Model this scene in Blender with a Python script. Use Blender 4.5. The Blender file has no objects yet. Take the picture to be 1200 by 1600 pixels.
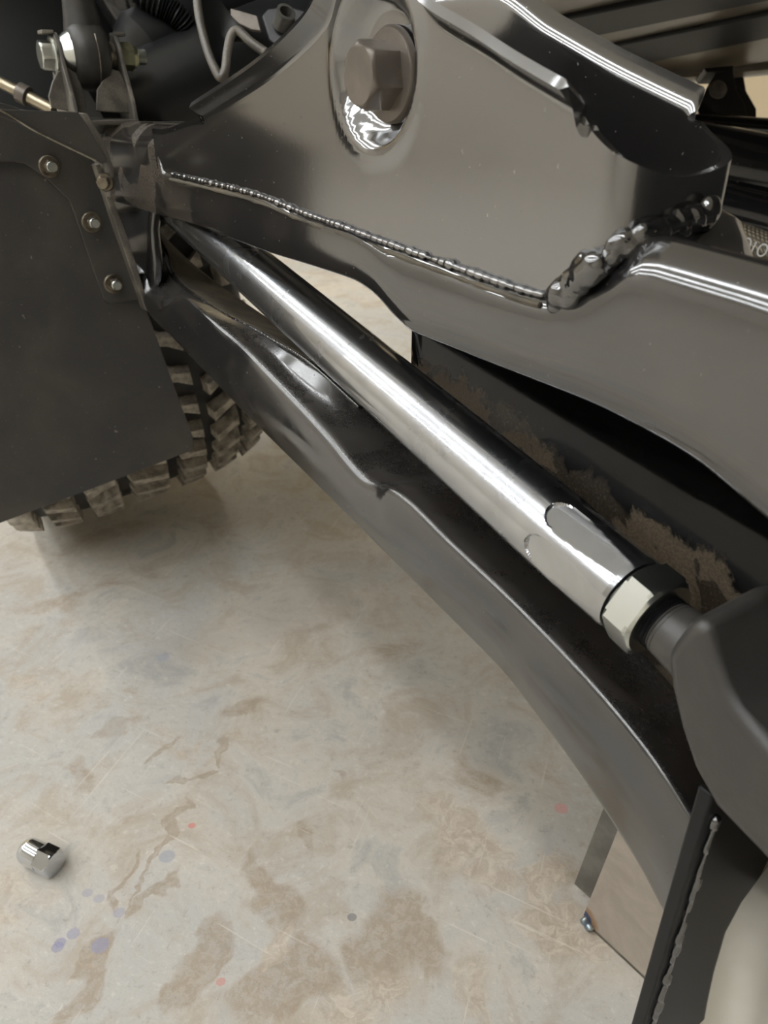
import bpy, bmesh, math, random
from mathutils import Vector, Matrix, noise
random.seed(7)
scene = bpy.context.scene

# ------------------------------------------------------------------ camera
CAM_H, PITCH, FPX = 0.60, math.radians(29.0), 1200.0
cam_data = bpy.data.cameras.new('camera')
cam = bpy.data.objects.new('camera', cam_data)
scene.collection.objects.link(cam)
cam.location = (0, 0, CAM_H)
cam.rotation_euler = (math.pi / 2 - PITCH, 0, 0)
cam_data.sensor_fit = 'VERTICAL'
cam_data.sensor_height = 36.0
cam_data.lens = FPX / 1600.0 * 36.0
cam_data.clip_start = 0.01
cam_data.dof.use_dof = True
cam_data.dof.focus_distance = 0.42
cam_data.dof.aperture_fstop = 15.0
scene.camera = cam

# ------------------------------------------------------------------ world, exposure
world = bpy.data.worlds.new('world')
scene.world = world
world.use_nodes = True
world.node_tree.nodes['Background'].inputs[0].default_value = (1.0, 0.96, 0.9, 1)
world.node_tree.nodes['Background'].inputs[1].default_value = 0.0
vs = scene.view_settings
vs.view_transform = 'Standard'
vs.look = 'None'
vs.gamma = 1.0
vs.use_curve_mapping = False
vs.exposure = 0.0
LAMP_POWER = 27.0           # emission strength of the ceiling strip lights
scene.cycles.use_denoising = True
scene.cycles.max_bounces = 6
scene.cycles.adaptive_threshold = 0.025
scene.cycles.sample_clamp_indirect = 6.0
scene.cycles.caustics_reflective = False
scene.cycles.caustics_refractive = False

# ------------------------------------------------------------------ frames of reference
# The suspension arm runs from far left to near right. Its own frame: u along it
# (towards the viewer), n sideways out of its near face, z up.
UV = Vector((0.55, -0.835, 0)).normalized()
NV = Vector((UV.y, -UV.x, 0))
ZV = Vector((0, 0, 1))
FW = Vector((0, math.cos(PITCH), -math.sin(PITCH)))
UP = Vector((0, math.sin(PITCH), math.cos(PITCH)))
RT = Vector((1, 0, 0))
EYE = Vector((0, 0, CAM_H))

def L(u, n, z): return UV * u + NV * n + ZV * z
def loc(q): return q.dot(UV), q.dot(NV), q.z
def ray(x, y): return FW + RT * ((x - 600) / FPX) + UP * ((800 - y) / FPX)
def on_n(x, y, c):                       # where a sight line meets the plane n = c
    d = ray(x, y); return EYE + d * (c / d.dot(NV))
def on_u(x, y, c):
    d = ray(x, y); return EYE + d * (c / d.dot(UV))
def on_z(x, y, c=0.0):
    d = ray(x, y); return EYE + d * ((c - CAM_H) / d.z)
def at(x, y, t): return EYE + ray(x, y) * t
def uz(pts, c):                          # outline in the plane n = c as (u, z) pairs
    r = []
    for p in pts:
        q = loc(on_n(p[0], p[1], c)); r.append((q[0], q[2]))
    return sorted(r)
def interp(tab, x):                      # monotone smooth interpolation of a table
    if x <= tab[0][0]:
        a, b = tab[0], tab[1]
        return a[1] + (x - a[0]) * max(-.6, min(.6, (b[1] - a[1]) / (b[0] - a[0])))
    if x >= tab[-1][0]:
        a, b = tab[-2], tab[-1]
        return b[1] + (x - b[0]) * max(-.6, min(.6, (b[1] - a[1]) / (b[0] - a[0])))
    n = len(tab)
    for i in range(n - 1):
        if tab[i][0] <= x <= tab[i + 1][0]:
            (x0, y0), (x1, y1) = tab[i], tab[i + 1]
            h = x1 - x0
            d = (y1 - y0) / h
            def slope(k):
                if k <= 0 or k >= n - 1: return d
                a = (tab[k][1] - tab[k - 1][1]) / (tab[k][0] - tab[k - 1][0])
                b = (tab[k + 1][1] - tab[k][1]) / (tab[k + 1][0] - tab[k][0])
                return 0.0 if a * b <= 0 else 2 * a * b / (a + b)
            m0, m1 = slope(i), slope(i + 1)
            t = (x - x0) / h
            return ((2*t**3 - 3*t*t + 1) * y0 + (t**3 - 2*t*t + t) * h * m0
                    + (-2*t**3 + 3*t*t) * y1 + (t**3 - t*t) * h * m1)
def smooth(a, b, x):
    t = max(0.0, min(1.0, (x - a) / (b - a))); return t * t * (3 - 2 * t)
def lerp(a, b, t): return a + (b - a) * t

# ------------------------------------------------------------------ materials
def srgb(r, g, b):
    f = lambda c: (c / 255 / 12.92) if c <= 10 else ((c / 255 + .055) / 1.055) ** 2.4
    return (f(r), f(g), f(b), 1)
class NT:
    def __init__(s, name):
        s.m = bpy.data.materials.new(name); s.m.use_nodes = True
        s.t = s.m.node_tree; s.b = s.t.nodes['Principled BSDF']
    def n(s, kind, **kw):
        o = s.t.nodes.new(kind)
        for k, v in kw.items():
            if k.startswith('i_'):
                o.inputs[k[2:].replace('_', ' ')].default_value = v
            else: setattr(o, k, v)
        return o
    def l(s, a, b): s.t.links.new(a, b)
    def coord(s, kind='Object'):
        return s.n('ShaderNodeTexCoord').outputs[kind]
    def pos(s): return s.n('ShaderNodeNewGeometry').outputs['Position']
    def noise(s, vec, scale, detail=4, rough=.55, dist=0.0):
        o = s.n('ShaderNodeTexNoise'); s.l(vec, o.inputs['Vector'])
        o.inputs['Scale'].default_value = scale; o.inputs['Detail'].default_value = detail
        o.inputs['Roughness'].default_value = rough; o.inputs['Distortion'].default_value = dist
        return o.outputs['Fac']
    def rng(s, v, a, b, c=0.0, d=1.0, sm=True):
        o = s.n('ShaderNodeMapRange'); o.interpolation_type = 'SMOOTHSTEP' if sm else 'LINEAR'
        s.l(v, o.inputs['Value'])
        for k, x in zip(('From Min', 'From Max', 'To Min', 'To Max'), (a, b, c, d)): o.inputs[k].default_value = x
        return o.outputs['Result']
    def math(s, op, a, b=None, c=None):
        o = s.n('ShaderNodeMath'); o.operation = op
        for i, x in enumerate((a, b, c)):
            if x is None: continue
            if isinstance(x, (int, float)): o.inputs[i].default_value = x
            else: s.l(x, o.inputs[i])
        return o.outputs[0]
    def mix(s, f, a, b):
        o = s.n('ShaderNodeMix'); o.data_type = 'RGBA'
        for sock, x in ((o.inputs['Factor'], f), (o.inputs['A'], a), (o.inputs['B'], b)):
            if isinstance(x, (int, float)): sock.default_value = x
            elif isinstance(x, tuple): sock.default_value = x
            else: s.l(x, sock)
        return o.outputs['Result']
    def map(s, vec, scale=(1, 1, 1), rot=(0, 0, 0), locv=(0, 0, 0)):
        o = s.n('ShaderNodeMapping'); s.l(vec, o.inputs['Vector'])
        o.inputs['Scale'].default_value = scale; o.inputs['Rotation'].default_value = rot
        o.inputs['Location'].default_value = locv
        return o.outputs['Vector']
    def bump(s, h, strength=.2, dist=.001):
        o = s.n('ShaderNodeBump'); s.l(h, o.inputs['Height'])
        o.inputs['Strength'].default_value = strength; o.inputs['Distance'].default_value = dist
        s.l(o.outputs['Normal'], s.b.inputs['Normal'])
    def set(s, **kw):
        for k, v in kw.items():
            sock = s.b.inputs[k.replace('_', ' ')]
            if isinstance(v, (int, float, tuple)): sock.default_value = v
            else: s.l(v, sock)
        return s

def paint(name, base=(.010, .010, .011, 1), rough=.10, ior=1.75, dust=.35, dustcol=srgb(128, 118, 104), scale=14.0, lo=.42, hi=.58, floor_dust=.04, peel=.012, left_dust=0.0, settled=0.0):
    """glossy black powder coat with hand-wiped dust"""
    m = NT(name); c = m.coord()
    big = m.rng(m.noise(c, scale, 3, .5, .6), lo, hi)
    fine = m.rng(m.noise(c, 900, 2, .6), .35, .75, .55, 1.0)
    spk = m.rng(m.noise(c, 420, 1, .5), .74, .80)
    fac = m.math('MULTIPLY', m.math('MULTIPLY_ADD', big, dust, floor_dust), fine)
    fac = m.math('MAXIMUM', fac, m.math('MULTIPLY', spk, .35))
    if settled:                          # dust lying on faces that look upwards, with streaks rubbed through it
        nz = m.n('ShaderNodeSeparateXYZ'); m.l(m.n('ShaderNodeNewGeometry').outputs['Normal'], nz.inputs[0])
        st = m.math('MULTIPLY', m.rng(nz.outputs['Z'], .60, .92, 0, settled), m.rng(m.noise(c, 26, 4, .6, .5), .40, .60, 1.0, .55))
        fac = m.math('MAXIMUM', fac, m.math('MULTIPLY', st, fine))
    if left_dust:                        # road dust on the end of the arm next to the tire, wiped in places by hands
        dt = m.n('ShaderNodeVectorMath'); dt.operation = 'DOT_PRODUCT'; m.l(m.pos(), dt.inputs[0]); dt.inputs[1].default_value = tuple(UV)
        g_ = m.rng(m.math('MULTIPLY_ADD', m.noise(c, 12, 3, .5), .22, dt.outputs['Value']), -.56, -.44, left_dust, 0.0)
        wp = m.rng(m.noise(c, 22, 2, .4, .3), .50, .53, 1.0, .22)
        fac = m.math('MAXIMUM', fac, m.math('MULTIPLY', m.math('MULTIPLY', g_, wp), fine))
    m.set(Base_Color=m.mix(fac, base, dustcol), IOR=ior,
          Roughness=m.math('MULTIPLY_ADD', fac, .85 if settled else .75, rough))
    m.bump(m.math('ADD', m.noise(c, 260, 2, .5), m.math('MULTIPLY', fac, .4)), peel, .0008)
    return m.m
def plain(name, col, rough=.5, metal=0.0, ior=1.5, bump=None, var=None):
    m = NT(name); c = m.coord()
    base = col
    if var:
        base = m.mix(m.rng(m.noise(c, var[0], 5, .6), .35, .68), col, var[1])
    m.set(Base_Color=base, Roughness=rough, Metallic=metal, IOR=ior)
    if bump: m.bump(m.noise(c, bump[0], 3, .6), bump[1], .001)
    return m.m

M = {}
M['paint'] = paint('black_gloss_paint', dust=.07, floor_dust=.015, rough=.07, ior=2.0)
M['paint_beam'] = paint('black_gloss_paint_beam', dust=.06, floor_dust=.015, rough=.08, ior=2.1, left_dust=.42, dustcol=srgb(126, 114, 98))
M['paint_lower'] = paint('black_gloss_paint_lower', settled=.42, dustcol=srgb(96, 90, 82), dust=.14, floor_dust=.02, rough=.12, ior=2.0, scale=17, lo=.44, hi=.56)
M['paint_tower'] = paint('black_gloss_paint_tower', dust=.05, scale=9, floor_dust=.03, rough=.115, ior=3.0, lo=.35, hi=.7)
M['liner_dust'] = plain('settled_brown_dust', srgb(92, 84, 70), .75, var=(30, srgb(60, 55, 47)), bump=(300, .1))
M['plate_black'] = plain('satin_black_plate', (.009, .0095, .010, 1), .42, 0, 1.3)
M['paint_clean'] = paint('black_gloss_clean', dust=.02, floor_dust=.006, ior=1.6)
M['paint_bracket'] = paint('black_bracket_dust', dust=.40, dustcol=srgb(150, 142, 128), scale=30, floor_dust=.42, rough=.22, ior=1.7)
def mk_web():
    """gloss black, brown dust settled over the lower part of the channel with a ragged edge"""
    m = NT('channel_paint_settled_dust'); p = m.pos()
    sp = m.n('ShaderNodeSeparateXYZ'); m.l(p, sp.inputs[0])
    q0, q1 = on_n(700, 575, -.277), on_n(1130, 880, -.277)
    du_ = (q1 - q0).dot(UV); k = (q1.z - q0.z) / du_
    dt = m.n('ShaderNodeVectorMath'); dt.operation = 'DOT_PRODUCT'; m.l(p, dt.inputs[0]); dt.inputs[1].default_value = tuple(UV)
    line = m.math('MULTIPLY_ADD', m.math('ADD', dt.outputs['Value'], -q0.dot(UV)), k, q0.z)
    h = m.math('SUBTRACT', line, sp.outputs['Z'])                    # height below the dust line
    h = m.math('MULTIPLY_ADD', m.math('ADD', m.noise(p, 45, 5, .6, .5), -.5), .055, h)
    d = m.rng(h, -.002, .004)
    wipe = m.rng(m.noise(p, 34, 3, .5, .5), .50, .54, 1.0, .35)
    fine = m.rng(m.noise(p, 700, 2, .6), .3, .75, .5, 1.0)
    fac = m.math('MULTIPLY', m.math('MULTIPLY', d, wipe), fine)
    m.set(Base_Color=m.mix(m.math('MULTIPLY', fac, .85), (.006, .006, .006, 1), srgb(112, 99, 82)), IOR=1.33, Roughness=m.math('MULTIPLY_ADD', fac, .6, .08))
    return m.m
M['paint_dusty'] = mk_web()
M['weld'] = paint('painted_weld', dust=.04, floor_dust=.01, rough=.06, ior=2.3, peel=.0)
M['dark'] = plain('dark_satin', (.012, .013, .013, 1), .38, bump=(120, .05))
M['liner'] = plain('liner_plastic', (.006, .007, .007, 1), .6, bump=(60, .1))
M['bolt_black'] = plain('black_oxide_bolt', srgb(116, 108, 99), .36, .35, bump=(500, .04), var=(40, srgb(98, 91, 84)))
M['zinc'] = plain('zinc_plate', srgb(212, 215, 210), .26, 1.0, bump=(300, .02))
M['zinc_dull'] = plain('zinc_dull', srgb(188, 182, 168), .32, .9, bump=(300, .05), var=(120, srgb(130, 122, 108)))
M['zinc_yellow'] = plain('zinc_yellow', srgb(184, 184, 150), .3, .9, bump=(300, .05), var=(70, srgb(140, 140, 112)))
M['chrome'] = plain('chrome', srgb(215, 218, 224), .06, 1.0)
M['thread'] = plain('black_thread', srgb(40, 40, 42), .3, .7)
M['forging'] = plain('black_forging', srgb(48, 46, 44), .45, .0, 1.6, bump=(700, .12), var=(25, srgb(60, 57, 53)))
M['nut_dull'] = plain('weathered_nut', srgb(128, 119, 104), .36, .8, bump=(300, .05), var=(120, srgb(84, 77, 66)))
M['boot'] = plain('boot_rubber', srgb(60, 58, 54), .42, bump=(200, .06), var=(40, srgb(44, 43, 41)))
M['steel_line'] = plain('steel_line', srgb(170, 160, 140), .3, .9)

def mk_flap():
    m = NT('mud_flap_rubber'); c = m.coord()
    cl = m.rng(m.noise(c, 9, 4, .6, .3), .35, .7)
    sp = m.rng(m.noise(c, 700, 2, .5), .66, .76)
    sp2 = m.rng(m.noise(c, 240, 1, .5), .77, .80)
    col = m.mix(cl, srgb(56, 55, 54), srgb(74, 70, 64))
    col = m.mix(m.math('MULTIPLY', sp, .35), col, srgb(128, 120, 108))
    col = m.mix(m.math('MULTIPLY', sp2, .6), col, srgb(150, 142, 130))
    m.set(Base_Color=col, Roughness=.48, IOR=1.5)
    m.bump(m.noise(c, 900, 2, .6), .15, .0006)
    return m.m
M['flap'] = mk_flap()

def mk_alu():
    m = NT('polished_aluminium'); c = m.coord()
    cloud = m.rng(m.noise(c, 25, 3, .6, .8), .3, .75)
    m.set(Base_Color=m.mix(cloud, srgb(172, 174, 178), srgb(154, 156, 160)), Metallic=1.0,
          Roughness=m.math('MULTIPLY_ADD', cloud, .05, .24), Coat_Weight=.6, Coat_Roughness=.04, Coat_IOR=2.4)
    return m.m
M['alu'] = mk_alu()
M['alu_flat'] = M['alu']

def mk_tire():
    m = NT('tire_rubber'); c = m.coord()
    d = m.rng(m.noise(c, 30, 4, .6), .4, .65)
    m.set(Base_Color=m.mix(d, srgb(26, 25, 24), srgb(44, 41, 37)), Roughness=.55)
    m.bump(m.noise(c, 300, 3, .6), .2, .001)
    return m.m
M['tire'] = mk_tire()
def mk_lug():
    m = NT('tread_rubber_dusty_lit'); c = m.coord()
    d = m.rng(m.noise(c, 60, 4, .65), .35, .65)
    m.set(Base_Color=m.mix(d, srgb(112, 106, 96), srgb(178, 168, 152)), Roughness=.6)  # dusty tread, with the lit block tops put into the pale colour
    m.bump(m.noise(c, 300, 3, .6), .25, .001)
    return m.m
M['lug'] = mk_lug()

def mk_steel():
    m = NT('raw_mill_steel'); c = m.coord()
    cl = m.rng(m.noise(c, 30, 5, .65, .4), .3, .75)
    sc = m.rng(m.noise(m.map(c, (4, 4, 60), (0, .5, .3)), 14, 3, .7), .62, .75)
    col = m.mix(cl, srgb(166, 157, 146), srgb(186, 177, 165))
    col = m.mix(m.math('MULTIPLY', sc, .25), col, srgb(196, 184, 168))
    b_ = on_z(908, 1438); dv = m.n('ShaderNodeVectorMath'); dv.operation = 'DISTANCE'; m.l(m.pos(), dv.inputs[0]); dv.inputs[1].default_value = (b_.x, b_.y, .006)
    dd = m.math('MULTIPLY_ADD', m.noise(c, 200, 2, .5), .004, dv.outputs['Value'])
    col = m.mix(m.rng(dd, .014, .020, .8, 0.0), col, srgb(150, 112, 74))
    col = m.mix(m.rng(dd, .0105, .0125, .9, 0.0), col, srgb(58, 74, 110))
    m.set(Base_Color=col, Metallic=.35, Roughness=.5)
    m.bump(m.noise(c, 500, 3, .6), .08, .0006)
    return m.m
M['steel'] = mk_steel()
M['steel_dark'] = plain('mill_scale', srgb(128, 126, 120), .42, .5, var=(40, srgb(104, 102, 96)))
def mk_heat():
    m = NT('heat_tinted_tack'); c = m.coord()
    d = m.rng(m.noise(c, 160, 2, .5), .3, .7)
    m.set(Base_Color=m.mix(d, srgb(96, 118, 150), srgb(176, 184, 180)), Metallic=.85, Roughness=.3)
    return m.m
M['heat'] = mk_heat()
M['heat_brown'] = plain('heat_tint_straw', srgb(136, 104, 70), .4, .6)

def mk_floor():
    m = NT('worn_concrete'); p = m.pos()
    wn = m.n('ShaderNodeTexNoise'); m.l(p, wn.inputs['Vector']); wn.inputs['Scale'].default_value = 26; wn.inputs['Detail'].default_value = 3
    wsub = m.n('ShaderNodeVectorMath'); wsub.operation = 'SUBTRACT'; m.l(wn.outputs['Color'], wsub.inputs[0]); wsub.inputs[1].default_value = (.5, .5, .5)
    wsc = m.n('ShaderNodeVectorMath'); wsc.operation = 'MULTIPLY_ADD'; m.l(wsub.outputs[0], wsc.inputs[0]); wsc.inputs[1].default_value = (.055, .055, 0); m.l(p, wsc.inputs[2])
    pw = wsc.outputs[0]
    def ell(a, b, w, vec=None):            # 0 at the middle of an elongated mark, 1 on its rim
        q0, q1 = on_z(*a), on_z(*b); c_ = (q0 + q1) / 2; d = q1 - q0
        o = m.n('ShaderNodeMapping'); o.vector_type = 'TEXTURE'; m.l(vec or pw, o.inputs['Vector'])
        o.inputs['Location'].default_value = (c_.x, c_.y, 0); o.inputs['Rotation'].default_value = (0, 0, math.atan2(d.y, d.x))
        o.inputs['Scale'].default_value = (max(d.length / 2 + w, w), w, 1e3)
        ln = m.n('ShaderNodeVectorMath'); ln.operation = 'LENGTH'; m.l(o.outputs[0], ln.inputs[0]); return ln.outputs['Value']
    def field(marks, r0=.4, r1=1.35):
        f_ = None
        for mk in marks:
            v = m.rng(ell(*mk[:3]), r0, r1, mk[3] if len(mk) > 3 else 1.0, 0.0)
            f_ = v if f_ is None else m.math('MAXIMUM', f_, v)
        return f_
    big = m.noise(p, 2.6, 5, .6, .6)
    mid = m.noise(p, 13, 7, .68, .8)
    fine = m.noise(p, 120, 5, .75, .4)
    curl = m.noise(pw, 105, 5, .75, .7)
    col = m.mix(m.rng(big, .36, .64), srgb(196, 194, 188), srgb(212, 204, 190))
    col = m.mix(m.rng(mid, .44, .68, 0, .75), col, srgb(180, 166, 146))
    col = m.mix(m.rng(mid, .46, .30, 0, .7), col, srgb(170, 170, 166))
    col = m.mix(m.rng(fine, .54, .72, 0, .45), col, srgb(232, 228, 218))
    col = m.mix(m.rng(fine, .45, .28, 0, .45), col, srgb(140, 130, 116))
    # brown worn and oily marks, each with its own place on the slab
    brown = field([((105, 1598), (190, 1440), .011), ((200, 1430), (298, 1235), .004), ((170, 1418), (220, 1330), .004, .8), ((212, 1420), (280, 1355), .007),
        ((240, 1185), (285, 1148), .005), ((250, 1208), (335, 1212), .004), ((335, 1205), (346, 1150), .006), ((180, 1265), (255, 1240), .02, .6),
        ((290, 1550), (345, 1450), .018), ((380, 1565), (500, 1520), .03), ((580, 1500), (620, 1420), .032, 1.0), ((640, 1440), (690, 1530), .02, .9),
        ((720, 1215), (780, 1205), .03, .6), ((410, 1370), (455, 1440), .022, .8), ((400, 1340), (410, 1370), .012, .7), ((110, 1200), (135, 1225), .016, .8),
        ((140, 1150), (215, 1120), .012, .8), ((345, 1120), (390, 1090), .014, .7), ((470, 1290), (490, 1310), .01, .6), ((850, 1330), (880, 1460), .03, .7),
        ((20, 960), (260, 900), .03, .45), ((520, 1205), (535, 1220), .006, .8), ((150, 1090), (250, 1050), .02, .4), ((590, 1010), (700, 1010), .03, .4)])
    bm_ = m.rng(m.math('MULTIPLY_ADD', mid, 1.1, m.math('MULTIPLY', brown, .62)), .74, 1.06)
    bm_ = m.math('MULTIPLY', m.math('MULTIPLY', bm_, m.rng(brown, 0, .25)), m.math('MULTIPLY', m.rng(fine, .38, .58, .45, 1.0), m.rng(curl, .34, .56, .55, 1.0)))
    col = m.mix(m.math('MULTIPLY', bm_, .82), col, m.mix(m.rng(curl, .30, .74), srgb(146, 126, 102), srgb(178, 162, 140)))
    # pale flaking relief
    pale = field([((690, 1270), (790, 1370), .035), ((830, 1440), (930, 1465), .03), ((850, 1350), (860, 1440), .02), ((10, 1390), (50, 1420), .04, .8), ((250, 1130), (335, 1190), .03, .6),
        ((420, 1500), (440, 1480), .015), ((540, 1590), (600, 1550), .03, .8), ((20, 1070), (60, 1090), .03, .7), ((360, 1150), (430, 1170), .03, .6), ((730, 1500), (750, 1590), .02, .8), ((800, 1170), (870, 1240), .03, .5)])
    pm = m.rng(m.math('MULTIPLY_ADD', mid, .9, m.math('MULTIPLY', pale, .6)), .70, 1.02)
    pm = m.math('MULTIPLY', pm, m.rng(pale, 0, .25))
    col = m.mix(m.math('MULTIPLY', pm, .75), col, m.mix(m.rng(curl, .34, .70), srgb(180, 164, 144), srgb(222, 211, 194)))
    # fine scratches
    for rz, sc in ((.5, 1), (1.9, 1.2)):
        s_ = m.noise(m.map(m.map(p, (1, 1, 1), (0, 0, rz)), (3 * sc, 120 * sc, 1)), 1.6, 3, .6)
        col = m.mix(m.rng(s_, .675, .70, 0, .4), col, srgb(234, 229, 218))
    # grey smudges: soft shade under the arm painted into the floor colour
    sm = field([((430, 960), (500, 940), .07), ((280, 1020), (330, 1000), .05, .7), ((600, 1160), (680, 1150), .04, .4), ((560, 880), (640, 930), .06, .5)], .1, 1.5)
    col = m.mix(m.math('MULTIPLY', sm, .40), col, srgb(128, 122, 116))
    # paint drips
    for x, y, r, c_ in ((90, 1480, .0045, srgb(150, 148, 176)), (94, 1473, .0042, srgb(150, 148, 176)), (115, 1459, .0048, srgb(160, 158, 178)), (157, 1477, .0068, srgb(152, 152, 178)),
                        (186, 1426, .0045, srgb(168, 166, 180)), (261, 1338, .0065, srgb(164, 168, 178)), (137, 1395, .004, srgb(172, 170, 182)), (155, 1404, .004, srgb(174, 172, 184)),
                        (300, 1290, .0032, srgb(214, 120, 110)), (345, 1534, .0032, srgb(206, 140, 130)), (877, 1263, .006, srgb(222, 160, 156)),
                        (550, 1433, .0035, srgb(110, 110, 112)), (255, 1027, .0065, srgb(166, 166, 178))):
        o = ell((x - 1, y), (x + 1, y), r, p)
        col = m.mix(m.rng(m.math('MULTIPLY_ADD', mid, .5, o), 1.15, 1.33, .65, 0.0), col, c_)
    h = m.math('MULTIPLY_ADD', m.noise(p, 90, 3, .7, .4), .45, m.math('MULTIPLY', m.noise(p, 320, 2, .6), .15))
    m.set(Base_Color=col, Roughness=.5, IOR=1.45)
    m.bump(h, .4, .003)
    return m.m
M['floor'] = mk_floor()
M['wall'] = plain('cream_wall_paint', srgb(232, 214, 182), .7, var=(1.5, srgb(224, 206, 172)))
M['wall_white'] = plain('off_white_wall_paint', srgb(222, 216, 206), .7, var=(1.5, srgb(214, 208, 198)))
M['ceiling'] = plain('white_ceiling', srgb(232, 230, 224), .8)
M['fixture'] = plain('fixture_white', srgb(230, 230, 230), .5)
def emit(name, col, s):
    m = NT(name); m.set(Base_Color=(0, 0, 0, 1), Emission_Color=col, Emission_Strength=s); return m.m
M['led'] = emit('led_diffuser', (.945, .975, 1.0, 1), LAMP_POWER)
M['bed'] = plain('bed_paint_floor_sheen', srgb(104, 95, 79), .3, 0, 1.9, var=(6, srgb(124, 114, 97)))  # tan reflection of the floor put into the dark paint's colour
M['bed_groove'] = plain('bed_groove', (.008, .008, .008, 1), .5)
M['skid'] = plain('skid_aluminium', srgb(150, 145, 134), .5, .2, var=(14, srgb(138, 132, 120)))

# ------------------------------------------------------------------ mesh helpers
COL = scene.collection
def mesh_obj(name, verts, faces, mat, parent=None, base=None, smooth_angle=40, bevel=None, seg=2):
    base = base if base is not None else (parent_base(parent) if parent else Vector((0, 0, 0)))
    me = bpy.data.meshes.new(name)
    me.from_pydata([tuple(Vector(v) - base) for v in verts], [], faces)
    bm = bmesh.new(); bm.from_mesh(me)
    bmesh.ops.remove_doubles(bm, verts=bm.verts, dist=1e-6)
    bmesh.ops.recalc_face_normals(bm, faces=bm.faces)
    bm.to_mesh(me); bm.free()
    me.materials.append(mat)
    for p in me.polygons: p.use_smooth = True
    me.set_sharp_from_angle(angle=math.radians(smooth_angle))
    o = bpy.data.objects.new(name, me); COL.objects.link(o)
    if parent is not None:
        o.parent = parent
        o.location = base - parent_base(parent)
    else:
        o.location = base
    if bevel:
        md = o.modifiers.new('bevel', 'BEVEL'); md.width = bevel; md.segments = seg
        md.limit_method = 'ANGLE'; md.angle_limit = math.radians(35); md.harden_normals = True
    return o
def parent_base(p):
    v = Vector((0, 0, 0))
    while p is not None: v = v + Vector(p.location); p = p.parent
    return v
def thing(name, label, cat, base, group=None):
    e = bpy.data.objects.new(name, None); COL.objects.link(e)
    e.empty_display_size = .03; e.location = base
    e['label'] = label; e['category'] = cat
    if group: e['group'] = group
    return e
def tag(o, label, cat, group=None):
    o['label'] = label; o['category'] = cat
    if group: o['group'] = group
    return o
def struct(o): o['kind'] = 'structure'; return o

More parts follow.
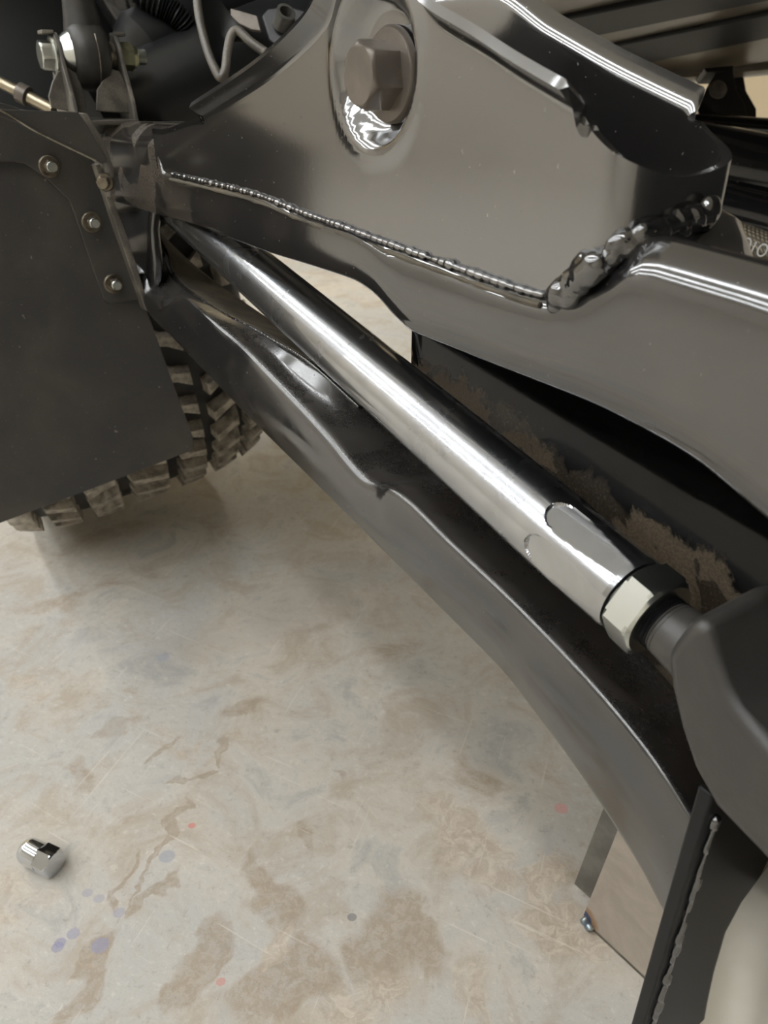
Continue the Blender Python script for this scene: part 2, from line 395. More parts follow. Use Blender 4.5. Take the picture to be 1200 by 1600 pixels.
class G:                                  # geometry collector
    def __init__(s): s.v = []; s.f = []
    def add(s, v, f):
        k = len(s.v); s.v += [Vector(x) for x in v]; s.f += [tuple(i + k for i in q) for q in f]; return s
    def grid(s, rows, closed=False, cap=False):
        R, C = len(rows), len(rows[0]); v = [p for r in rows for p in r]; f = []
        for i in range(R - 1):
            for j in range(C if closed else C - 1):
                a, b = i * C + j, i * C + (j + 1) % C
                f.append((a, b, b + C, a + C))
        if cap and closed:
            f.append(tuple(range(C))[::-1]); f.append(tuple((R - 1) * C + j for j in range(C)))
        return s.add(v, f)
    def sheet(s, rows, th):
        """grid of points given a thickness th along its normal"""
        R, C = len(rows), len(rows[0]); off = []
        for i in range(R):
            q = []
            for j in range(C):
                a = rows[min(i + 1, R - 1)][j] - rows[max(i - 1, 0)][j]
                b = rows[i][min(j + 1, C - 1)] - rows[i][max(j - 1, 0)]
                nn = a.cross(b)
                nn = nn.normalized() if nn.length > 1e-12 else Vector((0, 0, 1))
                q.append(rows[i][j] + nn * th)
            off.append(q)
        v = [p for r in rows for p in r] + [p for r in off for p in r]; K = R * C; f = []
        for i in range(R - 1):
            for j in range(C - 1):
                a = i * C + j; f.append((a, a + 1, a + C + 1, a + C)); f.append((K + a, K + a + C, K + a + C + 1, K + a + 1))
        for j in range(C - 1):
            f.append((j, K + j, K + j + 1, j + 1)); a = (R - 1) * C + j; f.append((a, a + 1, K + a + 1, K + a))
        for i in range(R - 1):
            a = i * C; f.append((a, a + C, K + a + C, K + a)); a = i * C + C - 1; f.append((a, K + a, K + a + C, a + C))
        return s.add(v, f)
    def prism(s, pts, vec):
        n = len(pts); v = [Vector(p) for p in pts] + [Vector(p) + vec for p in pts]
        f = [tuple(range(n))[::-1], tuple(range(n, 2 * n))]
        for i in range(n): f.append((i, (i + 1) % n, n + (i + 1) % n, n + i))
        return s.add(v, f)
    def tube(s, path, rad, seg=16, cap=True, ripple=None):
        rows = []; n = len(path); prev = None
        for i, p in enumerate(path):
            d = (path[min(i + 1, n - 1)] - path[max(i - 1, 0)]).normalized()
            if prev is None:
                a = d.cross(Vector((0.13, .2, .97))).normalized()
            else:
                a = (prev - d * prev.dot(d)).normalized()
            prev = a; b = d.cross(a)
            r = rad[i] if isinstance(rad, (list, tuple)) else rad
            rows.append([p + (a * math.cos(2 * math.pi * k / seg) + b * math.sin(2 * math.pi * k / seg)) * r for k in range(seg)])
        return s.grid(rows, True, cap)
    def lathe(s, o, ax, prof, seg=32, phase=0.0, hexf=None):
        """profile [(distance along axis, radius)], optionally with hexagonal rings"""
        ax = ax.normalized(); a = ax.cross(Vector((0.0, 0.02, 1))).normalized(); b = ax.cross(a); rows = []
        for (t, r) in prof:
            rows.append([o + ax * t + (a * math.cos(2 * math.pi * k / seg + phase) + b * math.sin(2 * math.pi * k / seg + phase)) * r for k in range(seg)])
        return s.grid(rows, True, True)
    def hexnut(s, o, ax, af, h, phase=0.0, chamfer=.12, bore=0.0, seg=48, ends=(1, 1), ref=None):
        """hexagonal prism whose corners are turned down to a cone at both ends"""
        ax = ax.normalized(); a = ax.cross(Vector((0.0, 0.02, 1))).normalized()
        if ref is not None: a = (ref - ax * ref.dot(ax)).normalized()
        b = ax.cross(a)
        r0 = af / 2; rc = r0 / math.cos(math.pi / 6)
        def ring(t, lim):
            q = []
            for k in range(seg):
                th = 2 * math.pi * k / seg
                m_ = ((th + math.pi / 6) % (math.pi / 3)) - math.pi / 6
                r = min(r0 / math.cos(m_), lim)
                th2 = th + phase
                q.append(o + ax * t + (a * math.cos(th2) + b * math.sin(th2)) * r)
            return q
        ch = h * chamfer; rows = []
        if bore: rows.append([o + (a * math.cos(2 * math.pi * k / seg + phase) + b * math.sin(2 * math.pi * k / seg + phase)) * bore for k in range(seg)])
        if ends[0]:
            rows += [ring(0, r0 * .97), ring(ch * .5, r0 + (rc - r0) * .5), ring(ch, rc)]
        else: rows += [ring(0, rc)]
        if ends[1]:
            rows += [ring(h - ch, rc), ring(h - ch * .5, r0 + (rc - r0) * .5), ring(h, r0 * .97)]
        else: rows += [ring(h, rc)]
        if bore: rows.append([o + ax * h + (a * math.cos(2 * math.pi * k / seg + phase) + b * math.sin(2 * math.pi * k / seg + phase)) * bore for k in range(seg)])
        return s.grid(rows, True, True)
    def box(s, c, ex, ey, ez):
        v = [c + ex * i + ey * j + ez * k for i in (-1, 1) for j in (-1, 1) for k in (-1, 1)]
        return s.add(v, [(0, 1, 3, 2), (4, 6, 7, 5), (0, 4, 5, 1), (2, 3, 7, 6), (0, 2, 6, 4), (1, 5, 7, 3)])
    def build(s, name, mat, parent=None, **kw): return mesh_obj(name, s.v, s.f, mat, parent, **kw)

def round_loop(pts, radii, seg=4, closed=True):
    """2-D polygon with its corners rounded by quadratic arcs"""
    n = len(pts); out = []
    for i in range(n):
        p = Vector(pts[i]); a = Vector(pts[i - 1]); b = Vector(pts[(i + 1) % n]); r = radii[i]
        if (not closed and i in (0, n - 1)) or r <= 0:
            out += [p] * (1 if not r else 1); continue
        da, db = (a - p), (b - p)
        p0 = p + da.normalized() * min(r, da.length * .49); p1 = p + db.normalized() * min(r, db.length * .49)
        for k in range(seg + 1):
            t = k / seg; out.append(p0 * (1 - t) ** 2 + p * 2 * t * (1 - t) + p1 * t * t)
    return out
def spline(pts, n):
    """Catmull-Rom through 3-D points, n samples per span"""
    P = [pts[0] * 2 - pts[1]] + list(pts) + [pts[-1] * 2 - pts[-2]]; out = []
    for i in range(1, len(P) - 2):
        for k in range(n):
            t = k / n; a, b, c, d = P[i - 1:i + 3]
            out.append(.5 * ((2 * b) + (c - a) * t + (2 * a - 5 * b + 4 * c - d) * t * t + (3 * b - a - 3 * c + d) * t ** 3))
    out.append(pts[-1]); return out
def bead(path, r, pitch=.004, jitter=.25, seg=10, flat=None):
    """weld bead: overlapping ripples along a path"""
    g = G(); rows = []; acc = 0; prev = None; n = len(path); step = 0
    lens = [0]
    for i in range(1, n): lens.append(lens[-1] + (path[i] - path[i - 1]).length)
    tot = lens[-1]; N = max(8, int(tot / pitch * 6)); k = 0; pa = None
    for i in range(N + 1):
        s_ = tot * i / N
        while k < n - 2 and lens[k + 1] < s_: k += 1
        t = (s_ - lens[k]) / max(1e-9, lens[k + 1] - lens[k]); p = path[k].lerp(path[k + 1], t)
        d = (path[min(k + 2, n - 1)] - path[max(k - 1, 0)]).normalized()
        a = d.cross(ZV).normalized() if pa is None else (pa - d * pa.dot(d)).normalized(); pa = a; b = d.cross(a)
        ph = (s_ / pitch) % 1.0; idx = int(s_ / pitch)
        rv = r * (1 + jitter * (noise.noise(Vector((idx * 1.7, tot * 10, 0)))))
        rr = rv * (.74 + .26 * math.sqrt(max(0, 1 - (2 * ph - 1) ** 2)))
        if i in (0, N): rr *= .3
        rows.append([p + (a * math.cos(2 * math.pi * j / seg) + b * math.sin(2 * math.pi * j / seg)) * rr * (1 + .12 * noise.noise(p * 300 + Vector((j, 0, 0)))) for j in range(seg)])
    return g.grid(rows, True, True)
def pxn(pts, c): return [on_n(x, y, c) for x, y in pts]
def pxu(pts, c): return [on_u(x, y, c) for x, y in pts]

# ================================================================== THE SETTING
WX0, WX1, WY0, WY1, WZ = -6.6, 3.6, -4.4, 5.4, 3.1
def wall(name, c, ex, ey, mat):
    g = G(); nn = ex.cross(ey).normalized() * .05
    g.box(c, ex, ey, nn); return struct(g.build(name, mat))
cx, cy = (WX0 + WX1) / 2, (WY0 + WY1) / 2
hx, hy = (WX1 - WX0) / 2, (WY1 - WY0) / 2
wall('floor', Vector((cx, cy, -.05)), Vector((hx, 0, 0)), Vector((0, hy, 0)), M['floor'])
wall('ceiling', Vector((cx, cy, WZ + .05)), Vector((hx, 0, 0)), Vector((0, hy, 0)), M['ceiling'])
wall('wall_left', Vector((WX0 - .05, cy, WZ / 2)), Vector((0, hy, 0)), Vector((0, 0, WZ / 2)), M['wall_white'])
wall('wall_right', Vector((WX1 + .05, cy, WZ / 2)), Vector((0, hy, 0)), Vector((0, 0, WZ / 2)), M['wall_white'])
wall('wall_back', Vector((cx, WY1 + .05, WZ / 2)), Vector((hx, 0, 0)), Vector((0, 0, WZ / 2)), M['wall'])
wall('wall_front', Vector((cx, WY0 - .05, WZ / 2)), Vector((hx, 0, 0)), Vector((0, 0, WZ / 2)), M['wall_white'])

# ceiling strip lights (overhead, outside the picture), in rows parallel to the vehicle; the row beyond it is added fill
for rn, row in ((.95, 'row above the viewer'), (2.1, 'second row from the vehicle'), (3.5, 'row by the left wall'), (-1.9, 'added fill row beyond the vehicle')):
    for lu, where in ((-5.2, 'rearmost in the '), (-3.9, 'second in the '), (-2.6, 'third in the '), (-1.3, 'fourth in the '), (0.0, 'fifth in the '), (1.3, 'frontmost in the ')):
        if rn < 0 and lu < -3: continue
        c0 = L(lu, rn, WZ)
        e = thing('ceiling_light', 'white ceiling strip light, ' + where + row, 'ceiling light', c0 - ZV * .09, 'ceiling strip lights')
        g = G(); g.box(c0 - ZV * .03, UV * .62, NV * .09, ZV * .03); g.build('housing', M['fixture'], e, bevel=.006)
        for s in (-.05, .05):
            g = G(); g.tube([c0 - UV * .61 + NV * s - ZV * .075, c0 + UV * .61 + NV * s - ZV * .075], .022, 12); g.build('diffuser_tube', M['led'], e)

# ================================================================== SUSPENSION ARM
arm = thing('suspension_arm', 'gloss black welded suspension arm with open window and bolted tower', 'suspension arm', L(-.45, -.245, .30))
FARN = -.285
# ---- upper beam
zb_tab = uz([(190, 325), (245, 342), (300, 358), (400, 395), (480, 420), (540, 440), (575, 462), (610, 500), (640, 525), (750, 570), (900, 630), (1000, 680), (1075, 725), (1130, 770), (1200, 830)], -.209)
zt_tab = [(-.86, .571), (-.66, .573), (-.4, .568), (-.135, .557), (-.05, .545)]
zw_tab = uz([(250, 268), (300, 277), (400, 302), (470, 330), (540, 355), (600, 377), (700, 412), (800, 447), (870, 465), (905, 440)], -.2135)
rows = []
nst = 150
for i in range(nst + 1):
    u = lerp(-.845, .06, i / nst); zb = interp(zb_tab, u); zt = interp(zt_tab, u)
    nb = lerp(-.2125, -.2085, smooth(-.66, -.3, u))
    sR = smooth(-.185, -.165, u)                                          # beyond the tower the top falls away
    wt = smooth(-.648, -.632, u) * (1 - smooth(-.195, -.165, u))          # under the tower the skin turns in at the weld
    zs = lerp(zt - .011, min(interp(zw_tab, min(u, -.2)), zt - .013) - .003, wt); nt = lerp(nb - .002, -.2105, wt)
    loop = round_loop([(nb - .0035, zb), (nb, zb + .010), (nb - .0005, zb + .026), (nt, zs), (nt - lerp(.012, .006, wt), lerp(zt, zs + .006, wt)), (nt - .020, zt + .0005 - .007 * sR), (FARN, zt - .022 * sR), (FARN, zb + .016), (FARN + .006, zb + .016), (FARN + .012, zb + .022), (nb - .018, zb + .022), (nb - .0085, zb + .003)],
                      [.003, .006, .012, .005, .006, .006, .014, .003, .003, .004, .006, .002], 5)
    rows.append([L(u, p.x, p.y) for p in loop])
G().grid(rows, True, True).build('upper_beam', M['paint_beam'], arm, smooth_angle=50)

# ---- shock tower: one folded sheet, left plate - round nose - right plate, flared rims
NL, NR, RN = -.2135, -.2735, .030
tipL = uz([(296, 165), (350, 130), (400, 95), (450, 50), (490, 0)], NL + .008)
tipR = uz([(665, 0), (740, 46), (800, 85), (860, 120), (915, 150)], NL + .008)
tipL_tab = tipL + [(-.355, tipL[-1][1] + .018), (-.325, tipL[-1][1] + .018)] + tipR
crR = uz([(760, 0), (860, 60), (960, 118), (1093, 185)], NR)
crR_tab = [(-.56, .575), (-.45, .63)] + crR
U_END = -.2005
FS = tipL[0][0] + .002
cols = []                                  # (position fn, zb, zc, flare)
du = .003
def flare_col(u, n, out, zb, zc, fl, K=36, dimple=None):
    c = []
    for k in range(K + 1):
        z = lerp(zb, zc, k / K); off = 0.0
        if dimple:
            r = math.hypot(u - dimple[0], z - dimple[1])
            off = -dimple[3] * (1 - smooth(dimple[2] * .66, dimple[2], r)) + .0012 * math.exp(-((r - dimple[2] * 1.04) / .0035) ** 2)
        c.append((u, n + out * off, z))
    R_ = .0035; A_ = math.radians(58)
    for k in range(1, 9):
        if fl < 1e-6: a = b = 0.0
        elif k <= 5:
            th = A_ * k / 5; a = R_ * (1 - math.cos(th)); b = R_ * math.sin(th)
        else:
            ln_ = max(0.0, fl - R_ * A_) * (k - 5) / 3
            a = R_ * (1 - math.cos(A_)) + ln_ * math.sin(A_); b = R_ * math.sin(A_) + ln_ * math.cos(A_)
        w_ = min(1.0, fl / .008)
        c.append((u, n + out * a * w_, zc + b * w_))
    return c
dq = loc(on_n(583, 104, NL)); DIM = (dq[0], dq[2], .034, .0095)
grid = []
u = -.648
nst = int((U_END + .648) / du)
ul = [lerp(-.648, U_END, i / nst) for i in range(nst + 1)]
ul = sorted([x for x in ul if not (FS - .005 < x < FS + .002) and x < -.2095] + [FS - .005 + .0005 * k for k in range(14)] + [-.2095, -.2080, -.2067, -.2066, -.2062, -.2061, -.2045, -.2030, -.2018] + [U_END])
for u in ul:
    zb = interp(zw_tab, u) - .004
    ts = interp(tipL_tab, u)
    fl = .0125 * smooth(FS - .003, FS, u) * (1 - smooth(-.2066, -.2062, u))
    zflat = lerp(.5715, loc(on_n(298, 184, NL))[2], smooth(-.64, FS, u))
    znose = .5885
    zc_f = ts - .0125 * .75
    w0 = smooth(FS - .003, FS, u); w1 = smooth(-.2066, -.2030, u)
    zc = lerp(lerp(zflat, zc_f, w0), znose, w1)
    grid.append([L(*q) for q in flare_col(u, NL, 1, zb, zc, fl, dimple=DIM)])
NC = (NL + NR) / 2
znb_tab = [(0, .548), (45, .553), (90, .558), (135, .558), (180, .556)]
NDEP, NRAD = .020, .0115
def nose(t, grow=0.0):
    """outline of the nose in plan, t from 0 (near plate) to 1 (far plate)"""
    hw = (NL - NR) / 2; q = []
    seq = [(0, hw)] + [(NDEP - NRAD + NRAD * math.sin(math.radians(x)), hw - NRAD + NRAD * math.cos(math.radians(x))) for x in range(0, 91, 9)]
    seq += [(x, -y) for x, y in reversed(seq)]
    ln_ = [0]
    for i_ in range(1, len(seq)): ln_.append(ln_[-1] + math.hypot(seq[i_][0] - seq[i_ - 1][0], seq[i_][1] - seq[i_ - 1][1]))
    d = t * ln_[-1]; i_ = 0
    while i_ < len(seq) - 2 and ln_[i_ + 1] < d: i_ += 1
    f_ = (d - ln_[i_]) / max(1e-9, ln_[i_ + 1] - ln_[i_])
    x, y = lerp(seq[i_][0], seq[i_ + 1][0], f_), lerp(seq[i_][1], seq[i_ + 1][1], f_)
    return U_END + x + grow * min(1, x / .02), NC + y * (1 + grow / hw)
for i in range(1, 60):
    t = i / 60; uu, nn = nose(t); a = 180 * t
    zb = interp(znb_tab, a) - .004 if i > 3 else lerp(interp(zw_tab, U_END), .548, i / 3) - .004
    zc = .5885 - .0155 * math.sin(math.pi * min(1, t * 1.0)) ** .8
    grid.append([L(uu, nn, lerp(zb, zc, k / 36)) for k in range(37)] + [L(uu, nn, zc + .00001 * k) for k in range(1, 9)])
for u in [U_END - .0005 * k for k in range(18)] + [lerp(U_END - .009, -.56, i / 110) for i in range(111)]:
    w1 = smooth(-.2085, -.2015, u)
    zc = lerp(interp(crR_tab, u), .5885, w1); fl = .0090 * (1 - smooth(-.2080, -.2050, u))
    grid.append([L(*q) for q in flare_col(u, NR, -1, .552, zc, fl)])
G().sheet(grid, -.0035).build('shock_tower', M['paint_tower'], arm, smooth_angle=48)

# ---- bolt in the dimple
bo = on_n(614, 118, NL - .0085); ax = NV
bolt = G().lathe(bo, ax, [(0, .0195), (.0022, .0195), (.0034, .0185), (.0036, .0165)], 48).build('shock_bolt', M['bolt_black'], arm)
G().hexnut(bo + ax * .003, ax, .0245, .0155, phase=.16, chamfer=.14, ends=(0, 1)).build('bolt_head', M['bolt_black'], bolt)

# ---- web (back of the channel)
wu0 = loc(on_n(632, 545, -.276))[0]
Btab = uz([(258, 395), (266, 425), (300, 458), (350, 490), (400, 515), (450, 545), (497, 577)], -.236)
Bfar = uz([(620, 672), (700, 745), (800, 835), (900, 925), (1000, 1030), (1080, 1125), (1140, 1220)], -.258)
Btab = Btab + [b for b in Bfar if b[0] > Btab[-1][0] + .03]
rows = []
for i in range(61):
    u = lerp(wu0, -.02, i / 60); nn = -.277 - .016 * (1 - smooth(wu0 - .001, wu0 + .014, u))
    zt, zb = interp(zb_tab, u) + .012, interp(Btab, u) - .03
    rows.append([L(u, nn + .012 * smooth(.75, 1.0, 1 - k / 14), lerp(zb, zt, k / 14)) for k in range(15)])
G().sheet(rows, .004).build('web_plate', M['paint_dusty'], arm)
# front wall of the channel, nearest the viewer
g = G(); g.prism([L(-.118, -.277, .53), L(-.118, -.235, .50), L(-.118, -.25, .43), L(-.118, -.277, .40)], UV * .004)
g.build('gusset', M['paint_dusty'], arm, bevel=.001)

# ---- lower beam
Ctab = uz([(330, 505), (380, 553), (430, 606), (500, 680), (560, 748), (620, 772), (700, 848), (800, 942), (900, 1044), (980, 1135), (1030, 1200), (1070, 1262)], -.2085)
Dtab = uz([(225, 480), (300, 560), (400, 663), (500, 762), (600, 862), (700, 962), (780, 1043), (850, 1132), (900, 1200), (950, 1275), (1000, 1355), (1035, 1422)], -.222)
Atab = uz([(250, 382), (300, 415), (350, 452), (420, 500)], FARN)
uend = -.098
pk1 = loc(on_n(612, 745, -.215))[0]; pk0 = loc(on_n(330, 480, -.22))[0]
rows = []; N = 230
for i in range(N + 1):
    u = lerp(-.885, uend, i / N)
    zB = interp(Btab, u) if u > -.735 else interp(Btab, -.735) + (-.735 - u) * .25
    zC = interp(Ctab, u); zD = interp(Dtab, u)
    wr = smooth(-.47, -.34, u)
    nB = lerp(-.236, -.258, wr) - .006 * smooth(-.72, -.80, u)
    zA = lerp(min(interp(Atab, u), zB - .012), zB - .018, smooth(-.62, -.5, u))
    pk = smooth(pk0, pk0 + .06, u) * (1 - smooth(pk1 - .012, pk1 + .003, u))
    nC = -.2085 - .016 * smooth(-.75, -.84, u)
    lowend = smooth(-.47, -.62, u)
    zC = lerp(zC, lerp(zD, zB, .55), smooth(-.60, -.70, u))
    # between weld edge and ridge: bulged skin, pressed inwards along the pocket
    mid2 = (lerp(nB, nC, .84) - .013 * pk, lerp(zB, zC, .80) - .003 * pk + .002 * (1 - pk))
    mid1 = (lerp(nB, mid2[0], .45), lerp(zB, mid2[1], .45))
    loop = round_loop([(FARN, zA), (nB, zB), mid1, mid2, (nC - .004 * pk, zC), (nC - .001, lerp(zC, zD, .45)), (-.2205 - .012 * smooth(-.75, -.84, u), zD + .004), (-.222 - .012 * smooth(-.75, -.84, u), zD), (-.232, zD + .0015), (FARN + .004, zD + .006), (FARN, zD + .012)],
                      [.003, .005, .010, .006, .009, .02, .002, .0015, .004, .006, .004], 5)
    rows.append([L(u, p.x, p.y) for p in loop])
G().grid(rows, True, True).build('lower_beam', M['paint_lower'], arm, smooth_angle=55)

rows = []
for i in range(61):
    u = lerp(-.88, -.42, i / 60); zB = interp(Btab, u) if u > -.735 else interp(Btab, -.735) + (-.735 - u) * .25
    zA = lerp(min(interp(Atab, u), zB - .012), zB - .018, smooth(-.62, -.5, u))
    nB = lerp(-.236, -.258, smooth(-.47, -.34, u)) - .006 * smooth(-.72, -.80, u)
    rows.append([L(u, lerp(FARN, nB - .003, k / 4), lerp(zA, zB - .001, k / 4) + .0012) for k in range(5)])
G().sheet(rows, .0008).build('window_liner', M['liner_dust'], arm)

# ---- strut closing the window at its far end
P = [(230, 470), (240, 440), (241, 412), (238, 385), (236, 360), (239, 330)]
edge = [loc(on_n(x, y, -.216)) for x, y in P]
poly = [L(q[0], -.2155, q[2]) for q in edge] + [L(-.84, -.2155, .55), L(-.84, -.2155, .42)]
G().prism(poly, NV * -.009).build('strut', M['paint'], arm, bevel=.003, seg=4)

# ---- weld beads
w = [on_n(x, y, -.2122) for x, y in [(268, 272), (330, 286), (400, 304), (470, 331), (540, 356), (600, 378), (700, 413), (800, 448), (850, 462)]]
bead(spline(w, 8), .0015, .0050, .9).build('weld_bead', M['paint_tower'], arm, smooth_angle=80)
w2 = [p - ZV * .0034 + NV * .0016 for p in spline(w, 8)]
G().tube(w2, [.0011 * (1 + .7 * noise.noise(p * 160)) for p in w2], 8).build('dust_line', M['liner_dust'], arm)
w = [on_n(858, 463, -.2105), on_n(885, 454, -.2105), on_n(908, 436, -.2105), on_n(930, 415, -.2105)]
for t in (.28, .36, .45, .54, .62):
    uu, nn = nose(t, .002); w.append(L(uu, nn, interp(znb_tab, t * 180) + .001))
def lumps(path, r, count, spread):
    """heavy weld: melted blobs run into one another along a path"""
    g_ = G(); rnd = random.Random(3)
    for i_ in range(count):
        f_ = (i_ + .5) / count * (len(path) - 1); k_ = int(f_); p = path[k_].lerp(path[min(k_ + 1, len(path) - 1)], f_ - k_)
        d = (path[min(k_ + 2, len(path) - 1)] - path[max(k_ - 1, 0)]).normalized(); sd = d.cross(ZV).normalized(); up_ = sd.cross(d)
        for q_ in range(2):
            c_ = p + sd * rnd.uniform(-spread, spread) * .4 + up_ * rnd.uniform(-spread, spread); rr = r * rnd.uniform(.6, 1.1)
            ex, ey, ez = d * rr * rnd.uniform(.8, 1.5), sd * rr * .8, up_ * rr * rnd.uniform(.8, 1.2)
            rows_ = [[c_ + (ex * math.cos(2 * math.pi * a / 16) + ey * math.sin(2 * math.pi * a / 16)) * math.sin(math.pi * b / 10) + ez * math.cos(math.pi * b / 10) for a in range(16)] for b in range(11)]
            g_.grid(rows_, True, False)
    return g_
pw_ = spline(w, 8)
hw_ = bead(pw_, .0044, .0058, .7, 12); lm_ = lumps(pw_, .0044, 19, .0035); hw_.add(lm_.v, lm_.f)
hw_ = hw_.build('weld_bead', M['weld'], arm, smooth_angle=80)
md = hw_.modifiers.new('fuse', 'REMESH'); md.mode = 'VOXEL'; md.voxel_size = .0007; md.use_smooth_shade = True
md = hw_.modifiers.new('melt', 'SMOOTH'); md.factor = .5; md.iterations = 5
w = [L(u_, interp([(-.735, -.236), (-.47, -.236), (-.34, -.258)], u_) + .001, interp(Btab, u_) + .0005) for u_ in [-.735, -.715, -.69, -.65, -.60, -.55, -.50, -.45, -.40]]
bead(spline(w, 8), .0014, .0026).build('weld_bead', M['weld'], arm, smooth_angle=80)

# ---- end plate with its seam of weld
pl = [L(uend, -.197, .385), L(uend, -.197, .18), L(uend, -.33, .18), L(uend, -.33, .33), L(uend, -.25, .352), L(uend, -.215, .375)]
G().prism(pl, UV * .006).build('end_plate', M['plate_black'], arm, bevel=.0012)
w = [L(uend + .0068, -.2025 + .0006 * math.sin(k * 2.1), lerp(.372, .235, k / 30)) for k in range(31)]
bead(w, .0014, .0070, .9).build('weld_bead', M['weld'], arm, smooth_angle=80)

# ---- sway-bar link clevis on top of the beam's far end
US = -.80
def tab(pts, n, th):
    pp = [L(loc(on_u(x, y, US))[0], n, loc(on_u(x, y, US))[2]) for x, y in pts]; return pp
hq = loc(on_u(100, 84, US)); tq = loc(on_u(228, 92, US))
bz = (hq[2] + tq[2]) / 2; CNN = -.2145; BC = L(US, CNN, bz)
for nn, fpts in ((CNN + .0275, [(90, 112), (108, 104), (120, 112), (133, 150), (137, 181), (80, 168), (76, 150), (82, 128)]),
                 (CNN - .0235, [(152, 140), (166, 118), (176, 108), (188, 112), (204, 148), (214, 166), (212, 178), (150, 174)])):
    pts = [(-.034, .571), (.033, .571), (.030, .590), (.016, bz - .004), (.013, bz + .008), (.004, bz + .017), (-.004, bz + .017), (-.013, bz + .008), (-.024, bz - .02)]
    t = G().prism([L(US + a, nn, z) for a, z in pts], NV * -.004).build('clevis_tab', M['paint_bracket'], arm, bevel=.0012)
    near = nn > CNN
    G().prism([L(US - .010, nn - .001, bz + .0155), L(US + .006, nn - .001, bz + .0155), L(US + .006, nn - .001, bz + .0185), L(US - .010, nn - .001, bz + .0185)], NV * (.010 if near else -.010)).build('tab_lip', M['paint_bracket'], t, bevel=.0008)
    G().prism([on_u(x, y, US + (.012 if near else .020)) for x, y in fpts], -UV * .003).build('tab_flange', M['paint_bracket'], t, bevel=.001)
g = G(); g.prism([L(US - .034, CNN + .0275, .570), L(US + .034, CNN + .0275, .570), L(US + .034, CNN - .0275, .570), L(US - .034, CNN - .0275, .570)], ZV * .004)
g.build('clevis_base', M['paint_bracket'], arm, bevel=.001)

# ================================================================== SWAY-BAR LINK
lk = thing('sway_bar_link', 'upright sway bar link with black rubber eye bolted between two tabs', 'suspension link', BC + ZV * -.028)
eye = G().lathe(BC + NV * .0155, -NV, [(0, .017), (.0008, .0215), (.004, .0252), (.010, .027), (.021, .027), (.027, .0252), (.0302, .0215), (.031, .017)], 48)
eye.build('rubber_eye', M['boot'], lk, smooth_angle=60)
ldir = Vector((-.01, .02, 1)).normalized()
G().tube([BC + ldir * t for t in (.018, .03, .042, .0545, .056, .058)], [.0165, .0148, .0135, .0135, .0158, .0150], 32).build('neck', M['boot'], lk, smooth_angle=60)
G().tube([BC + ldir * .056, BC + ldir * .16], .0105, 24).build('link_rod', M['zinc_dull'], lk)
ring = [BC + NV * -.003 + (UV * math.cos(2 * math.pi * k / 40) + ZV * math.sin(2 * math.pi * k / 40)) * .0270 for k in range(-19, 5)]
G().tube(ring, .0005, 6).build('mould_seam', M['zinc_dull'], lk)
G().lathe(BC + NV * .0232, -NV, [(0, .008), (0, .014), (.0075, .019), (.008, .008)], 32).build('spacer', M['zinc'], lk)
G().lathe(BC - NV * .0157, -NV, [(0, .008), (0, .013), (.007, .011), (.0075, .008)], 32).build('spacer', M['zinc_dull'], lk)
b = G().lathe(BC + NV * .0278, NV, [(0, .0150), (.0018, .0150), (.0024, .014)], 40).build('bolt_flange', M['zinc'], lk)
G().hexnut(BC + NV * .0298, NV, .0205, .0105, phase=.25, ends=(0, 1)).build('bolt_head', M['zinc'], lk)
G().tube([BC + NV * .029, BC - NV * .048], .0055, 16).build('bolt_shank', M['zinc_dull'], lk)
G().hexnut(BC - NV * .0278, -NV, .020, .011, phase=.1, ends=(0, 0)).build('lock_nut', M['zinc_yellow'], lk)
G().lathe(BC - NV * .0388, -NV, [(0, .0098), (.003, .0092), (.0045, .0076)], 32).build('nut_collar', M['zinc_yellow'], lk)
prof = []
for k in range(7): prof += [(.0012 * k, .0058), (.0012 * k + .0006, .0068)]
G().lathe(BC - NV * .043, -NV, prof, 24).build('thread_end', M['zinc'], lk)

# ================================================================== CONTROL ROD
A0 = Vector(loc(at(330, 367, .614))); A1 = Vector(loc(at(1010, 951, .2937)))
W0, W1 = L(*A0), L(*A1); AX = (W1 - W0).normalized()
def s_at(x, y):                           # place along the rod's axis nearest to a sight line
    d = ray(x, y).normalized(); w0 = EYE - W0; b_ = d.dot(AX); dd = d.dot(w0); e_ = AX.dot(w0)
    return (e_ - b_ * dd) / (1 - b_ * b_)
sN0 = s_at(984, 938)                      # face where the jam nut begins
rod = thing('control_rod', 'polished aluminium control rod with silver jam nut and black rod end', 'control rod', W0 + AX * .3 - ZV * .02)
RR = .0179
va = AX.cross(ZV).normalized(); vb = va.cross(AX)       # sideways (towards far side?) and up
toc = (EYE - (W0 + AX * sN0)); toc = (toc - AX * toc.dot(AX)).normalized()
tup = AX.cross(toc)
if tup.z < 0: tup = -tup
g = G(); rows = []; SEG = 192
ss = [-.115, -.05, 0.0, .1, .2, .3] + [sN0 - .06] + [sN0 - .0475 + .0003 * k for k in range(30)] + [sN0 - .0385 + .0015 * k for k in range(25)] + [sN0 - .0005]
F0 = sN0 - .046
